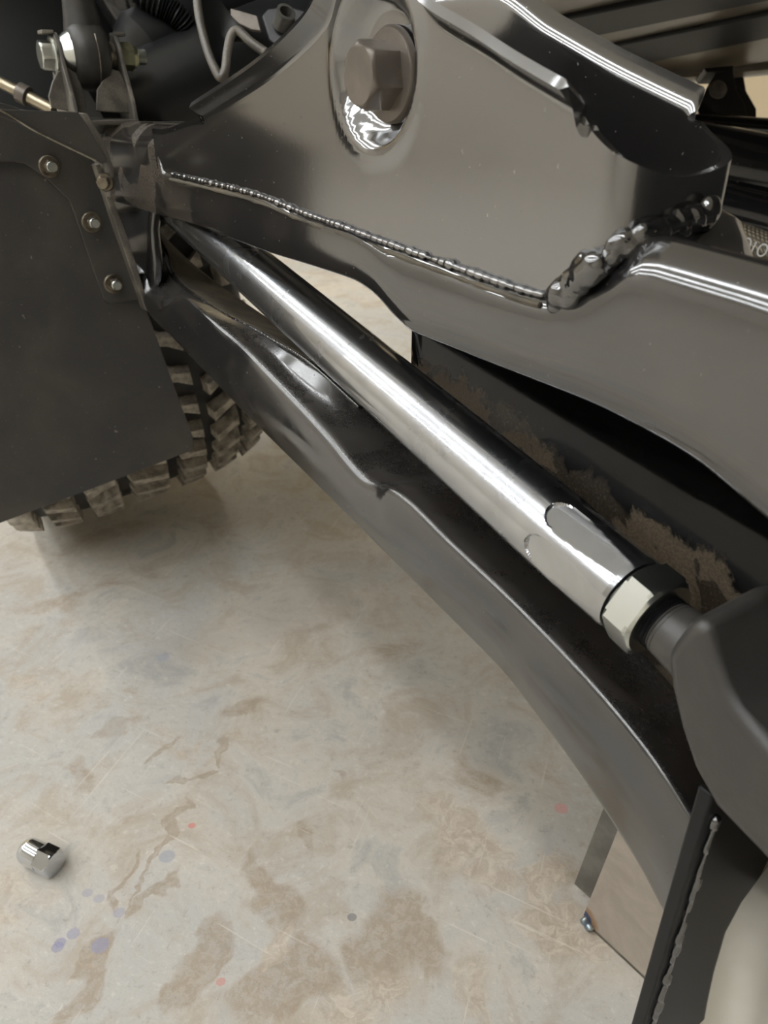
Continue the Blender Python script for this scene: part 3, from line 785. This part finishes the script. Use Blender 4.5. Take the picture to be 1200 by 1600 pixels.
for s_ in ss:
    rr = RR
    e_ = sN0 - s_
    if e_ < .005: rr = RR - .0018 * (1 - e_ / .005)
    if e_ < .03: rr = min(rr, RR - .0011 * (1 - e_ / .03))
    q = []
    for k in range(SEG):
        th = 2 * math.pi * k / SEG
        r = rr
        for f_ in range(6):
            d_ = th - (math.radians(20) + f_ * math.pi / 3)
            c_ = math.cos(d_)
            if c_ > .8 and abs(d_c := math.atan2(math.sin(d_), math.cos(d_))) < .40:
                st_ = F0 + .0085 * (1 - math.sqrt(max(0.0, 1 - (d_c / .385) ** 2)))
                fl = lerp(RR + .001, .0164, smooth(st_ - .0001, st_ + .0009, s_))
                r = min(r, fl / c_)
        q.append(W0 + AX * s_ + (toc * math.cos(th) + tup * math.sin(th)) * r)
    rows.append(q)
g.grid(rows, True, True).build('rod_tube', M['alu'], rod, smooth_angle=14)
NT_ = .0140
G().hexnut(W0 + AX * (sN0 + .0003), AX, .0318, NT_, phase=math.radians(-12.4) * (1 if AX.cross(toc).z > 0 else -1), chamfer=.16, bore=.0114, ref=toc).build('jam_nut', M['zinc'], rod, smooth_angle=22)
s0 = sN0 + NT_ - .004
prof = []
for k in range(10): prof += [(.0016 * k, .0104), (.0016 * k + .0008, .0115)]
G().lathe(W0 + AX * s0, AX, prof, 40).build('thread', M['thread'], rod)
# forged rod end: round shank running into a thick slab that turns downwards
s1 = s0 + .0070
re = G()
re.tube([W0 + AX * (s1 + t) for t in (0, .0015, .006, .012, .018, .024)], [.0102, .0112, .0116, .0122, .0126, .0120], 36)
shank = re.build('shank', M['forging'], rod, smooth_angle=50)
nf = -.1965
face = [(1036, 1022), (1043, 1078), (1058, 1140), (1078, 1200), (1112, 1262), (1172, 1325), (1260, 1420), (1420, 1480), (1420, 1300), (1270, 1240), (1198, 1165), (1150, 1112), (1130, 1075), (1110, 1010), (1098, 968), (1070, 975)]
G().prism([on_n(x, y, nf) for x, y in face], NV * -.043).build('end_body', M['forging'], rod, bevel=.006, seg=5)

# ================================================================== MUD FLAP
UF = -.74
mf = thing('mud_flap', 'black rubber mud flap bolted to a steel strip in front of the tire', 'mud flap', L(UF, -.08, .25))
FO = -.028                                # outer edge of the flap
pts = [(40, 172), (60, 185), (150, 262), (172, 330), (200, 410), (232, 490), (262, 575), (302, 683), (303, 697), (296, 706), (150, 762), (0, 818)]
fl_pts = [L(UF, FO, .542)] + pxu(pts, UF) + [L(UF, FO, loc(on_u(0, 818, UF))[2] - .008)]
G().prism(fl_pts, -UV * .005).build('flap_sheet', M['flap'], mf, bevel=.0012)
pts = [(0, 160), (60, 178), (150, 255), (190, 350), (228, 462), (224, 468), (172, 474), (163, 468), (140, 405), (116, 332), (106, 310), (72, 278), (40, 256), (20, 253), (0, 253)]
strip = G().prism([L(UF + .005, FO, .545)] + pxu(pts, UF + .005) + [L(UF + .005, FO, .500)], UV * -.004).build('clamp_strip', M['flap'], mf, bevel=.0008)
pts = [(149, 258), (156, 256), (200, 372), (236, 486), (228, 486), (190, 380)]
G().prism(pxu(pts, UF + .018), UV * -.016).build('strip_lip', M['paint_bracket'], mf, bevel=.0008)
def stud(x, y, nm, big=1.0):
    o = on_u(x, y, UF + .0055); axis = (UV * 1.0 + ZV * .02).normalized()
    n_ = G().lathe(o, axis, [(0, .0108 * big), (.0013, .0108 * big), (.002, .0098 * big)], 32).build('flange_nut', M['nut_dull'], mf)
    G().hexnut(o + axis * .0015, axis, .0125 * big, .0062, phase=random.random(), ends=(0, 1)).build('nut_body', M['nut_dull'], n_)
    G().lathe(o + axis * .007, axis, [(0, .0052 * big), (.0022, .0050 * big), (.003, .0042 * big)], 24).build('nut_collar', M['nut_dull'], n_)
    pr = []
    for k in range(4): pr += [(.001 * k, .0036), (.001 * k + .0005, .0041)]
    G().lathe(o + axis * .009, axis, pr + [(.0048, .0036)], 20).build('stud', M['zinc'], n_)
for x, y in ((77, 260), (143, 347), (177, 443)): stud(x, y, '', .80)
# bracket wing above the flap
pts = [(-40, 164), (8, 171), (122, 175), (140, 200), (168, 252), (160, 257), (150, 250), (100, 226), (50, 200), (-40, 168)]
wing = [on_u(x, y, UF + .03) for x, y in pts]
G().prism(wing, -UV * .003).build('bracket_wing', M['flap'], mf, bevel=.0006)
edge = [on_u(x, y, UF + .0315) for x, y in ((-40, 166), (0, 172), (50, 202), (100, 227), (150, 251))]
G().tube(spline(edge, 4), .0009, 8).build('wing_edge', M['zinc_dull'], mf)
pts = [(128, 176), (137, 178), (160, 215), (178, 262), (181, 300), (172, 310), (170, 262), (152, 218)]
G().prism([on_u(x, y, UF + .028) for x, y in pts], -UV * .02).build('bracket_ear', M['paint_bracket'], mf, bevel=.001)
o = on_u(164, 285, UF + .037); axis = (UV * .8 + NV * .6).normalized()
n_ = G().lathe(o, axis, [(-.004, .0072), (0, .0072), (.001, .0066)], 32).build('flange_bolt', M['nut_dull'], mf)
G().hexnut(o + axis * .0005, axis, .0092, .006, phase=.3, ends=(0, 1)).build('bolt_head', M['nut_dull'], n_)

# ================================================================== TIRE
TR, TN0, TN1 = .335, -.425, -.06
TU = -1.24
tb = L(TU, (TN0 + TN1) / 2, 0)
tire = thing('tire', 'knobbly off-road tire standing on the concrete behind the mud flap', 'tire', tb)
TC = L(TU, 0, TR + .002)
W = TN1 - TN0
prof = []
for k in range(25):
    t = k / 24; n = TN0 + .012 + (W - .024) * t
    x = abs(2 * t - 1); r = (TR - .017) - .022 * x ** 3.2
    prof.append((n, r))
side0 = [(TN0 + .045, .155), (TN0 + .012, .18), (TN0 - .004, .235), (TN0 + .000, .277)]
side1 = [(TN1 - .000, .277), (TN1 + .004, .235), (TN1 - .012, .18), (TN1 - .045, .155)]
g = G(); rows = []
for n, r in side0 + prof + side1:
    rows.append([TC + NV * n + (UV * math.cos(2 * math.pi * k / 96) + ZV * math.sin(2 * math.pi * k / 96)) * r for k in range(96)])
g.grid(rows, True, False)
g.build('carcass', M['tire'], tire, smooth_angle=60)
# wheel disc
G().lathe(TC + NV * (TN0 + .06), NV, [(0, .05), (.0, .14), (-.012, .16), (.01, .165), (.10, .16), (.10, .05)], 64).build('wheel_rim', M['dark'], tire)
# tread blocks
def block(n0, n1, sk, du_, taper=.8, nick=False):
    """block on the tread: across from n0 to n1, skewed by sk, length du_, in tire space at angle 0 (pointing along +u)"""
    def rad(n):
        t = abs(2 * (n - TN0) / W - 1); return TR - .022 * min(1, t) ** 3.2
    out = []
    a = [(n0, -du_ / 2 - sk), (lerp(n0, n1, .5), -du_ / 2 + .004), (n1, -du_ / 2 + sk), (n1, du_ / 2 + sk), (lerp(n0, n1, .5), du_ / 2 - .004), (n0, du_ / 2 - sk)]
    cn = (n0 + n1) / 2
    def P3(n, s_, r): return NV * n + UV * (r * math.cos(s_ / TR)) + ZV * (r * math.sin(s_ / TR))
    top = [P3(cn + (n - cn) * taper, s_ * taper, rad(n) ) for n, s_ in a]
    bot = [P3(n, s_, rad(n) - .022) for n, s_ in a]
    v = bot + top; k = len(a)
    f = [tuple(range(k, 2 * k))] + [(i, (i + 1) % k, k + (i + 1) % k, k + i) for i in range(k)]
    me = bpy.data.meshes.new('tread_block')
    me.from_pydata([tuple(x) for x in v], [], f)
    bm = bmesh.new(); bm.from_mesh(me); bmesh.ops.recalc_face_normals(bm, faces=bm.faces); bm.to_mesh(me); bm.free()
    me.materials.append(M['lug']); return me
c = (TN0 + TN1) / 2; hW = W / 2
kinds = [(block(c - hW * .20, c + hW * .12, .009, .023), 0.0), (block(c + hW * .18, c + hW * .44, -.011, .023), .5), (block(c - hW * .50, c - hW * .26, .011, .023), .45),
         (block(c + hW * .50, c + hW * .74, .009, .022), .1), (block(c - hW * .78, c - hW * .55, -.009, .022), .0),
         (block(c + hW * .80, c + hW * 1.0, -.005, .026), .55), (block(c - hW * 1.0, c - hW * .82, .005, .026), .5)]
pitch = 2 * math.pi / 44
for me, ph in kinds:
    for i in range(-21, 8):
        o = bpy.data.objects.new('tread_block', me); COL.objects.link(o); o.parent = tire
        ang = (i + ph) * pitch
        o.matrix_local = Matrix.Translation(TC - tb) @ Matrix.Rotation(-ang if NV.cross(UV).z > 0 else ang, 4, NV)

# the wheel hangs a little cambered and toed on its drooping arm
tire.rotation_mode = 'QUATERNION'
tire.rotation_quaternion = Matrix.Rotation(math.radians(-6), 3, 'Z').to_quaternion() @ Matrix.Rotation(math.radians(10), 3, UV).to_quaternion()
tire.location = tb + ZV * .022 - NV * .044 + UV * .050

# ================================================================== LUG NUT ON THE FLOOR
nb0 = on_z(52, 1343, .0); nb0.z = 0
q0 = on_z(50, 1332, .012); q1 = on_z(92, 1352, .012)
ax = (q1 - q0); ax.z = 0; ax.normalize()
NR_ = .0125
cN = Vector((q0.x, q0.y, NR_ * .93))
ln = thing('lug_nut', 'small chrome hex lug nut lying alone on the concrete', 'lug nut', Vector((cN.x, cN.y, 0)))
G().lathe(cN, ax, [(-.0105, .004), (-.010, .0072), (-.008, .0098), (-.005, .0112), (-.002, .0117), (.012, .0117)], 40).build('round_cap', M['chrome'], ln, smooth_angle=50)
G().hexnut(cN + ax * .0115, ax, .0222, .0155, phase=.18, chamfer=.12, ends=(0, 1), bore=.007).build('hex_body', M['chrome'], ln, smooth_angle=20)

# ================================================================== RAW STEEL STAND
NS = -.352
st = thing('steel_stand', 'raw bare steel plate stand with tack weld under the arm', 'stand', on_z(960, 1490))
b0 = on_z(908, 1438); b1 = on_z(1012, 1536)
d_ = (b1 - b0).normalized()
t0 = at(968, 1288, .50); t1 = at(1100, 1500, .44)
pl = [b0, b0 + d_ * .16, b0 + d_ * .16 + ZV * .2, on_n(985, 1250, NS + .02), on_n(962, 1295, NS + .012), on_n(900, 1415, NS + .002)]
side_n = Vector((d_.y, -d_.x, 0))
if side_n.dot(NV) > 0: side_n = -side_n
bb = [Vector((b0.x, b0.y, 0)), Vector((b0.x, b0.y, 0)) + d_ * .17]
lean = on_n(970, 1281, b0.dot(NV)) ; lz = lean.z; lu = (lean - b0).dot(d_)
face = [bb[0], bb[1], bb[1] + ZV * .16, bb[0] + d_ * (lu * 1.15) + ZV * (lz * 1.15)]
face[0] = bb[0] + d_ * .006
corner = bb[0] + d_ * (lu * .06) + ZV * (lz * .06)
G().prism([bb[0] + d_ * .006, bb[1], bb[1] + ZV * .16, bb[0] + d_ * (lu * 1.2) + ZV * (lz * 1.2), corner], side_n * .004).build('front_plate', M['steel'], st, bevel=.0006)
# second plate set back behind it, seen on edge
off = side_n * .016 - d_ * .022
e0 = corner + off - d_ * .001; e1 = bb[0] + d_ * (lu * 1.2) + ZV * (lz * 1.2) + off
G().prism([e0, e0 + d_ * .15, e0 + d_ * .15 + ZV * .13, e1], side_n * .005).build('rear_plate', M['steel_dark'], st, bevel=.0006)
G().prism([bb[0] + d_ * .004, bb[1], bb[1] + ZV * .005, bb[0] + d_ * .004 + ZV * .005], side_n * .03).build('base_bar', M['steel_dark'], st, bevel=.001)
tk = bead([corner + side_n * -.0005 + d_ * .001, bb[0] + d_ * .004 + ZV * .005 - side_n * .001, bb[0] + d_ * .012 + ZV * .002 - side_n * .001], .0042, .006, .2)
tk.build('tack_weld', M['heat'], st, smooth_angle=80)

# ================================================================== SKID PANEL, BOTTOM RIGHT
g = G(); rows = []
out = [(1190, 1325, .300), (1160, 1362, .29), (1130, 1405, .28), (1108, 1450, .272), (1092, 1510, .265), (1082, 1560, .26), (1074, 1610, .256), (1066, 1680, .25)]
for x, y, t in out:
    e = at(x + 34, y + 16, t); r = []
    for k in range(16):
        a = k / 15
        # rolled edge, then a flat face running right towards the viewer
        if a < .4:
            th = a / .4 * math.radians(95); p = e + RT * (.008 * (1 - math.cos(th))) - FW * (.012 * math.sin(th))
        else:
            p = e + RT * (.008 + (a - .4) * .12) - FW * (.012 + (a - .4) * .012)
        r.append(p)
    rows.append(r)
tag(G().sheet(rows, .003).build('skid_panel', M['skid'], None, base=L(-.02, -.27, .25)), 'pale grey metal skid panel edge in the bottom right corner', 'skid panel')

# ================================================================== BACKGROUND, UPPER RIGHT
# cargo bed underside
def bedpt(x, y):                          # a panel that leans over towards the viewer as it rises
    return at(x, y, 1.10 + (y - 120) * .0022)
bed = thing('cargo_bed', 'dark ribbed underside of the cargo bed above the tower', 'cargo bed', at(1000, 120, 1.1))
def strip_(name, top, bot, mat, proud):
    rows = []
    for i in range(13):
        t = i / 12; a = bedpt(*[lerp(top[0][k], top[1][k], t) for k in (0, 1)]); b_ = bedpt(*[lerp(bot[0][k], bot[1][k], t) for k in (0, 1)])
        a = a - FW * proud; b_ = b_ - FW * proud
        rows.append([a.lerp(b_, k / 6) for k in range(7)])
    G().sheet(rows, .012).build(name, mat, bed, bevel=.003)
strip_('rib', ((560, 20), (1400, -140)), ((640, 84), (1400, -78)), M['bed'], .012)
strip_('groove', ((640, 76), (1400, -84)), ((640, 112), (1400, -46)), M['bed_groove'], -.008)
strip_('rib', ((640, 106), (1400, -52)), ((640, 142), (1400, -16)), M['bed'], .012)
strip_('groove', ((640, 134), (1400, -24)), ((640, 172), (1400, 14)), M['bed_groove'], -.008)
strip_('rib', ((640, 164), (1400, 6)), ((640, 196), (1400, 70)), M['bed'], .012)
rows = [[at(lerp(700, 1400, i / 20), lerp(150, 84, i / 20) + 14 * math.sin(th) - 4, 1.10 + .03 * math.cos(th)) for th in [math.pi * k / 8 - .4 for k in range(9)]] for i in range(21)]
G().sheet(rows, .004).build('bed_lip', M['bed'], bed)

# hinge bracket under the bed
hb = thing('hinge_bracket', 'small black steel bracket with bolt below the cargo bed', 'bracket', at(1140, 190, 1.06))
G().prism([at(x, y, 1.05) for x, y in ((1090, 170), (1104, 138), (1118, 114), (1146, 112), (1150, 140), (1164, 162), (1168, 188), (1096, 186))], FW * .004).build('front_ear', M['paint_clean'], hb, bevel=.001)
G().prism([at(x, y, 1.09) for x, y in ((1118, 116), (1162, 118), (1166, 142), (1182, 170), (1182, 192), (1120, 190))], FW * .004).build('rear_ear', M['paint_clean'], hb, bevel=.001)
G().prism([at(x, y, 1.05) for x, y in ((1100, 106), (1146, 102), (1146, 112), (1104, 113))], FW * .03).build('foot', M['paint_clean'], hb, bevel=.001)
o = at(1121, 141, 1.05)
G().lathe(o, -FW, [(0, .012), (.003, .012), (.004, .008), (.008, .0075), (.009, .005)], 24).build('bolt', M['bolt_black'], hb)

# frame tubes below
def pipe(name, a, b_, r, mat, label, cat, seg=24, group=None):
    g = G(); g.tube([a, a.lerp(b_, .5), b_], r, seg); o = g.build(name, mat, None, base=a.lerp(b_, .5) - ZV * r)
    return tag(o, label, cat, group)
pipe('frame_tube', at(1040, 196, 1.02), at(1330, 215, .95), .016, M['paint_clean'], 'thin black frame tube just under the hinge bracket', 'frame tube', group='frame tubes')
pipe('frame_tube', at(1030, 252, .98), at(1400, 320, .92), .052, M['paint_clean'], 'thick black frame tube right of the tower nose', 'frame tube', group='frame tubes')
pipe('frame_tube', at(1030, 306, .93), at(1400, 395, .88), .030, M['paint_clean'], 'lower black frame tube right of the tower nose', 'frame tube', group='frame tubes')
pipe('coolant_pipe', at(1060, 352, 1.3), at(1400, 408, 1.25), .008, M['zinc'], 'bright silver pipe behind the tower at the right edge', 'pipe')
# braided hose with white printed figures
hs = thing('braided_hose', 'grey braided hose with white lettering above the beam', 'hose', at(1170, 385, .8))
ha, hbp = at(1080, 345, .86), at(1400, 462, .74)
hp = [ha.lerp(hbp, k / 20) for k in range(21)]
def mk_braid():
    m = NT('braided_sleeve'); c = m.coord()
    w1 = m.n('ShaderNodeTexWave'); m.l(m.map(c, (1, 1, 1), (.3, .4, .6)), w1.inputs['Vector']); w1.inputs['Scale'].default_value = 90
    w2 = m.n('ShaderNodeTexWave'); m.l(m.map(c, (1, 1, 1), (-.5, .2, -.7)), w2.inputs['Vector']); w2.inputs['Scale'].default_value = 90
    f = m.math('MULTIPLY', w1.outputs['Fac'], w2.outputs['Fac'])
    m.set(Base_Color=m.mix(f, srgb(92, 84, 70), srgb(196, 184, 160)), Roughness=.4, Metallic=.3); m.bump(f, .6, .002)
    return m.m
G().tube(hp, .0155, 24).build('braid', mk_braid(), hs)
hd = (hbp - ha).normalized(); hn = (EYE - at(1180, 385, .82)); hn = (hn - hd * hn.dot(hd)).normalized(); hu = hd.cross(hn)
if hu.z < 0: hu = -hu
def glyph(s_, kind):
    cpt = ha + hd * s_ + hn * .0152 - hu * .003
    if kind == 'o':
        pp = [cpt + hd * (.0045 * math.cos(2 * math.pi * k / 20)) + hu * (.006 * math.sin(2 * math.pi * k / 20)) for k in range(21)]
    else:
        pp = [cpt - hd * .002 + hu * .003, cpt + hu * .006, cpt - hu * .006]
    G().tube(pp, .0009, 6).build('printed_figure', M['fixture'], hs)
sg = lambda x, y: ((at(x, y, .82) - ha).dot(hd))
glyph(sg(1166, 392), 'o'); glyph(sg(1181, 398), 'i'); glyph(sg(1199, 402), 'o')

# ================================================================== BACKGROUND, UPPER LEFT
BS = .73
def atb(x, y, t): return at(x, y, t * BS)
# wheel-well liner
rows = []
for i in range(31):
    r = []
    for k in range(17):
        n = lerp(-.10, -.75, i / 30); z = lerp(.565, 1.15, k / 16)
        r.append(L(-.962 + .008 * math.sin(n * 22) - .03 * math.sin(k * .5) ** 2, n, z))
    rows.append(r)
tag(G().sheet(rows, .004).build('wheel_well_liner', M['liner'], None, base=atb(150, 100, 1.4)), 'matte black wheel well liner behind the sway bar link', 'liner')

# axle housing tube
ah = thing('axle_boot', 'large dull black drive shaft housing behind the clevis nut', 'drive shaft', atb(260, 130, 1.02))
a0, a1 = atb(150, 190, 1.02), atb(520, 30, 1.12)
G().tube([a0, a0.lerp(a1, .3), a0.lerp(a1, .6), a1], [.040, .043, .042, .04], 40).build('housing', M['dark'], ah)
p0, p1 = atb(228, 92, 1.06), atb(330, 28, 1.14)
G().tube([atb(205, 112, 1.07), p0, p0.lerp(p1, .3), p1, atb(470, -40, 1.2)], [.028, .044, .053, .054, .054], 40).build('cap', M['dark'], ah)
tag(G().tube(spline([atb(150, -90, 1.04), atb(190, -20, 1.04), atb(216, 22, 1.05), atb(232, 52, 1.07)], 6), [.030] * 18 + [.020], 28).build('shock_body', M['paint_clean'], None, base=atb(200, 10, 1.05)), 'smooth black shock absorber body at the top left', 'shock absorber')
# corrugated hose
pth = spline([atb(180, -60, 1.0), atb(225, -8, 1.0), atb(262, 14, 1.01), atb(286, 34, 1.02), atb(300, 62, 1.04)], 30)
tag(G().tube(pth, [(.0100 + .0018 * math.sin(i * 1.35)) for i in range(len(pth))], 20).build('corrugated_hose', M['dark'], None, base=atb(255, 15, 1.0)), 'thin black corrugated hose at the top left', 'hose')
# pressed bracket with rolled rim
pb = thing('pressed_bracket', 'black pressed steel bracket with rolled rim left of the tower', 'bracket', atb(345, 122, .82))
rim = spline([atb(x, y, .82) for x, y in ((306, -60), (308, 0), (314, 40), (326, 84), (340, 116), (346, 120), (352, 108), (355, 82), (361, 56), (372, 48), (392, 66), (415, 82))], 6)
G().tube(rim, .0035, 10).build('rim', M['paint_bracket'], pb)
rows = []
for k in range(len(rim) // 2 + 1):
    a, b_ = rim[k], rim[len(rim) - 1 - k]; rows.append([a.lerp(b_, j / 6) + FW * (.02 * math.sin(math.pi * j / 6)) for j in range(7)])
G().sheet(rows, .002).build('pressing', M['dark'], pb)
# bracket plate with sleeve
sb = thing('sleeve_bracket', 'dark bracket plate holding a short bolt sleeve beside the tower', 'bracket', atb(440, 60, .9))
G().prism([atb(x, y, .88) for x, y in ((408, 24), (418, 12), (450, 8), (480, 16), (480, 70), (430, 70), (420, 62))], FW * .006).build('plate', M['dark'], sb, bevel=.002)
o = atb(440, 40, .88); axis = (-FW + RT * .45 + UP * .3).normalized()
G().lathe(o, axis, [(0, .008), (.014, .008), (.0142, .0055), (.004, .0055)], 24).build('sleeve', M['steel_dark'], sb)
tag(G().prism([atb(x, y, 1.0) for x, y in ((360, 12), (402, 24), (408, 48), (392, 46), (372, 36), (360, 24))], FW * .004).build('spring_clip', M['bolt_black'], None, base=atb(385, 45, 1.0), bevel=.001), 'small grey clip left of the sleeve bracket', 'clip')
# brake line with ferrule
bl = thing('brake_line', 'thin steel brake line with ferrule at the left edge', 'brake line', at(35, 150, .92))
a0, a1 = at(-120, 66, .70), at(84, 172, .71)
G().tube([a0, a0.lerp(a1, .72)], .0052, 16).build('line', M['steel_line'], bl)
G().tube([a0.lerp(a1, .72), a0.lerp(a1, .73), a0.lerp(a1, .80), a0.lerp(a1, .81)], [.006, .0088, .0088, .006], 20).build('ferrule', M['bolt_black'], bl)
G().tube([a0.lerp(a1, .80), a1], .0055, 16).build('line_end', M['steel_line'], bl)
tag(G().prism([at(x, y, 1.02) for x, y in ((9, 68), (27, 72), (27, 79), (9, 77))], FW * .003).build('light_gap_plate', M['zinc'], None, base=at(18, 74, 1.02)), 'tiny pale plate standing in for light through a gap, far left', 'clip')  # light showing through a gap, made as a small pale plate
tag(G().prism([at(x, y, 1.02) for x, y in ((37, 75), (72, 79), (60, 82), (38, 83))], FW * .003).build('light_gap_strip', M['zinc'], None, base=at(50, 80, 1.02)), 'thin pale strip standing in for light through a gap behind the link', 'strip')  # second sliver of light between parts, built as a pale strip

# ================================================================== VEHICLE BODY BESIDE AND ABOVE THE ARM (unseen, added to darken reflections and block lamps)
vb_ = thing('underbody_blockers', 'unseen black vehicle body blocks added beside the arm to darken reflections', 'vehicle body', Vector((.9, -.3, .25)))
g = G(); g.box(L(.10, -1.05, .96), UV * 1.1, NV * .70, ZV * .02); g.build('floor_pan_blocker', M['dark'], vb_, bevel=.01)
g = G(); g.box(Vector((.62, -.35, .50)), Vector((.09, 0, 0)), Vector((0, .85, 0)), Vector((0, 0, .10))); g.build('frame_rail_blocker', M['dark'], vb_, bevel=.02)
g = G(); g.box(Vector((.86, -.35, .62)), Vector((.03, 0, 0)), Vector((0, 1.0, 0)), Vector((0, 0, .33))); g.build('side_skirt_blocker', M['dark'], vb_, bevel=.02)
g = G(); g.box(Vector((.02, 1.46, .57)), Vector((.13, 0, 0)), Vector((0, .26, 0)), Vector((0, 0, .14))); g.build('gearbox_blocker', M['dark'], vb_, bevel=.04)  # unseen box added to block the bright reflection in the lower beam's pocket
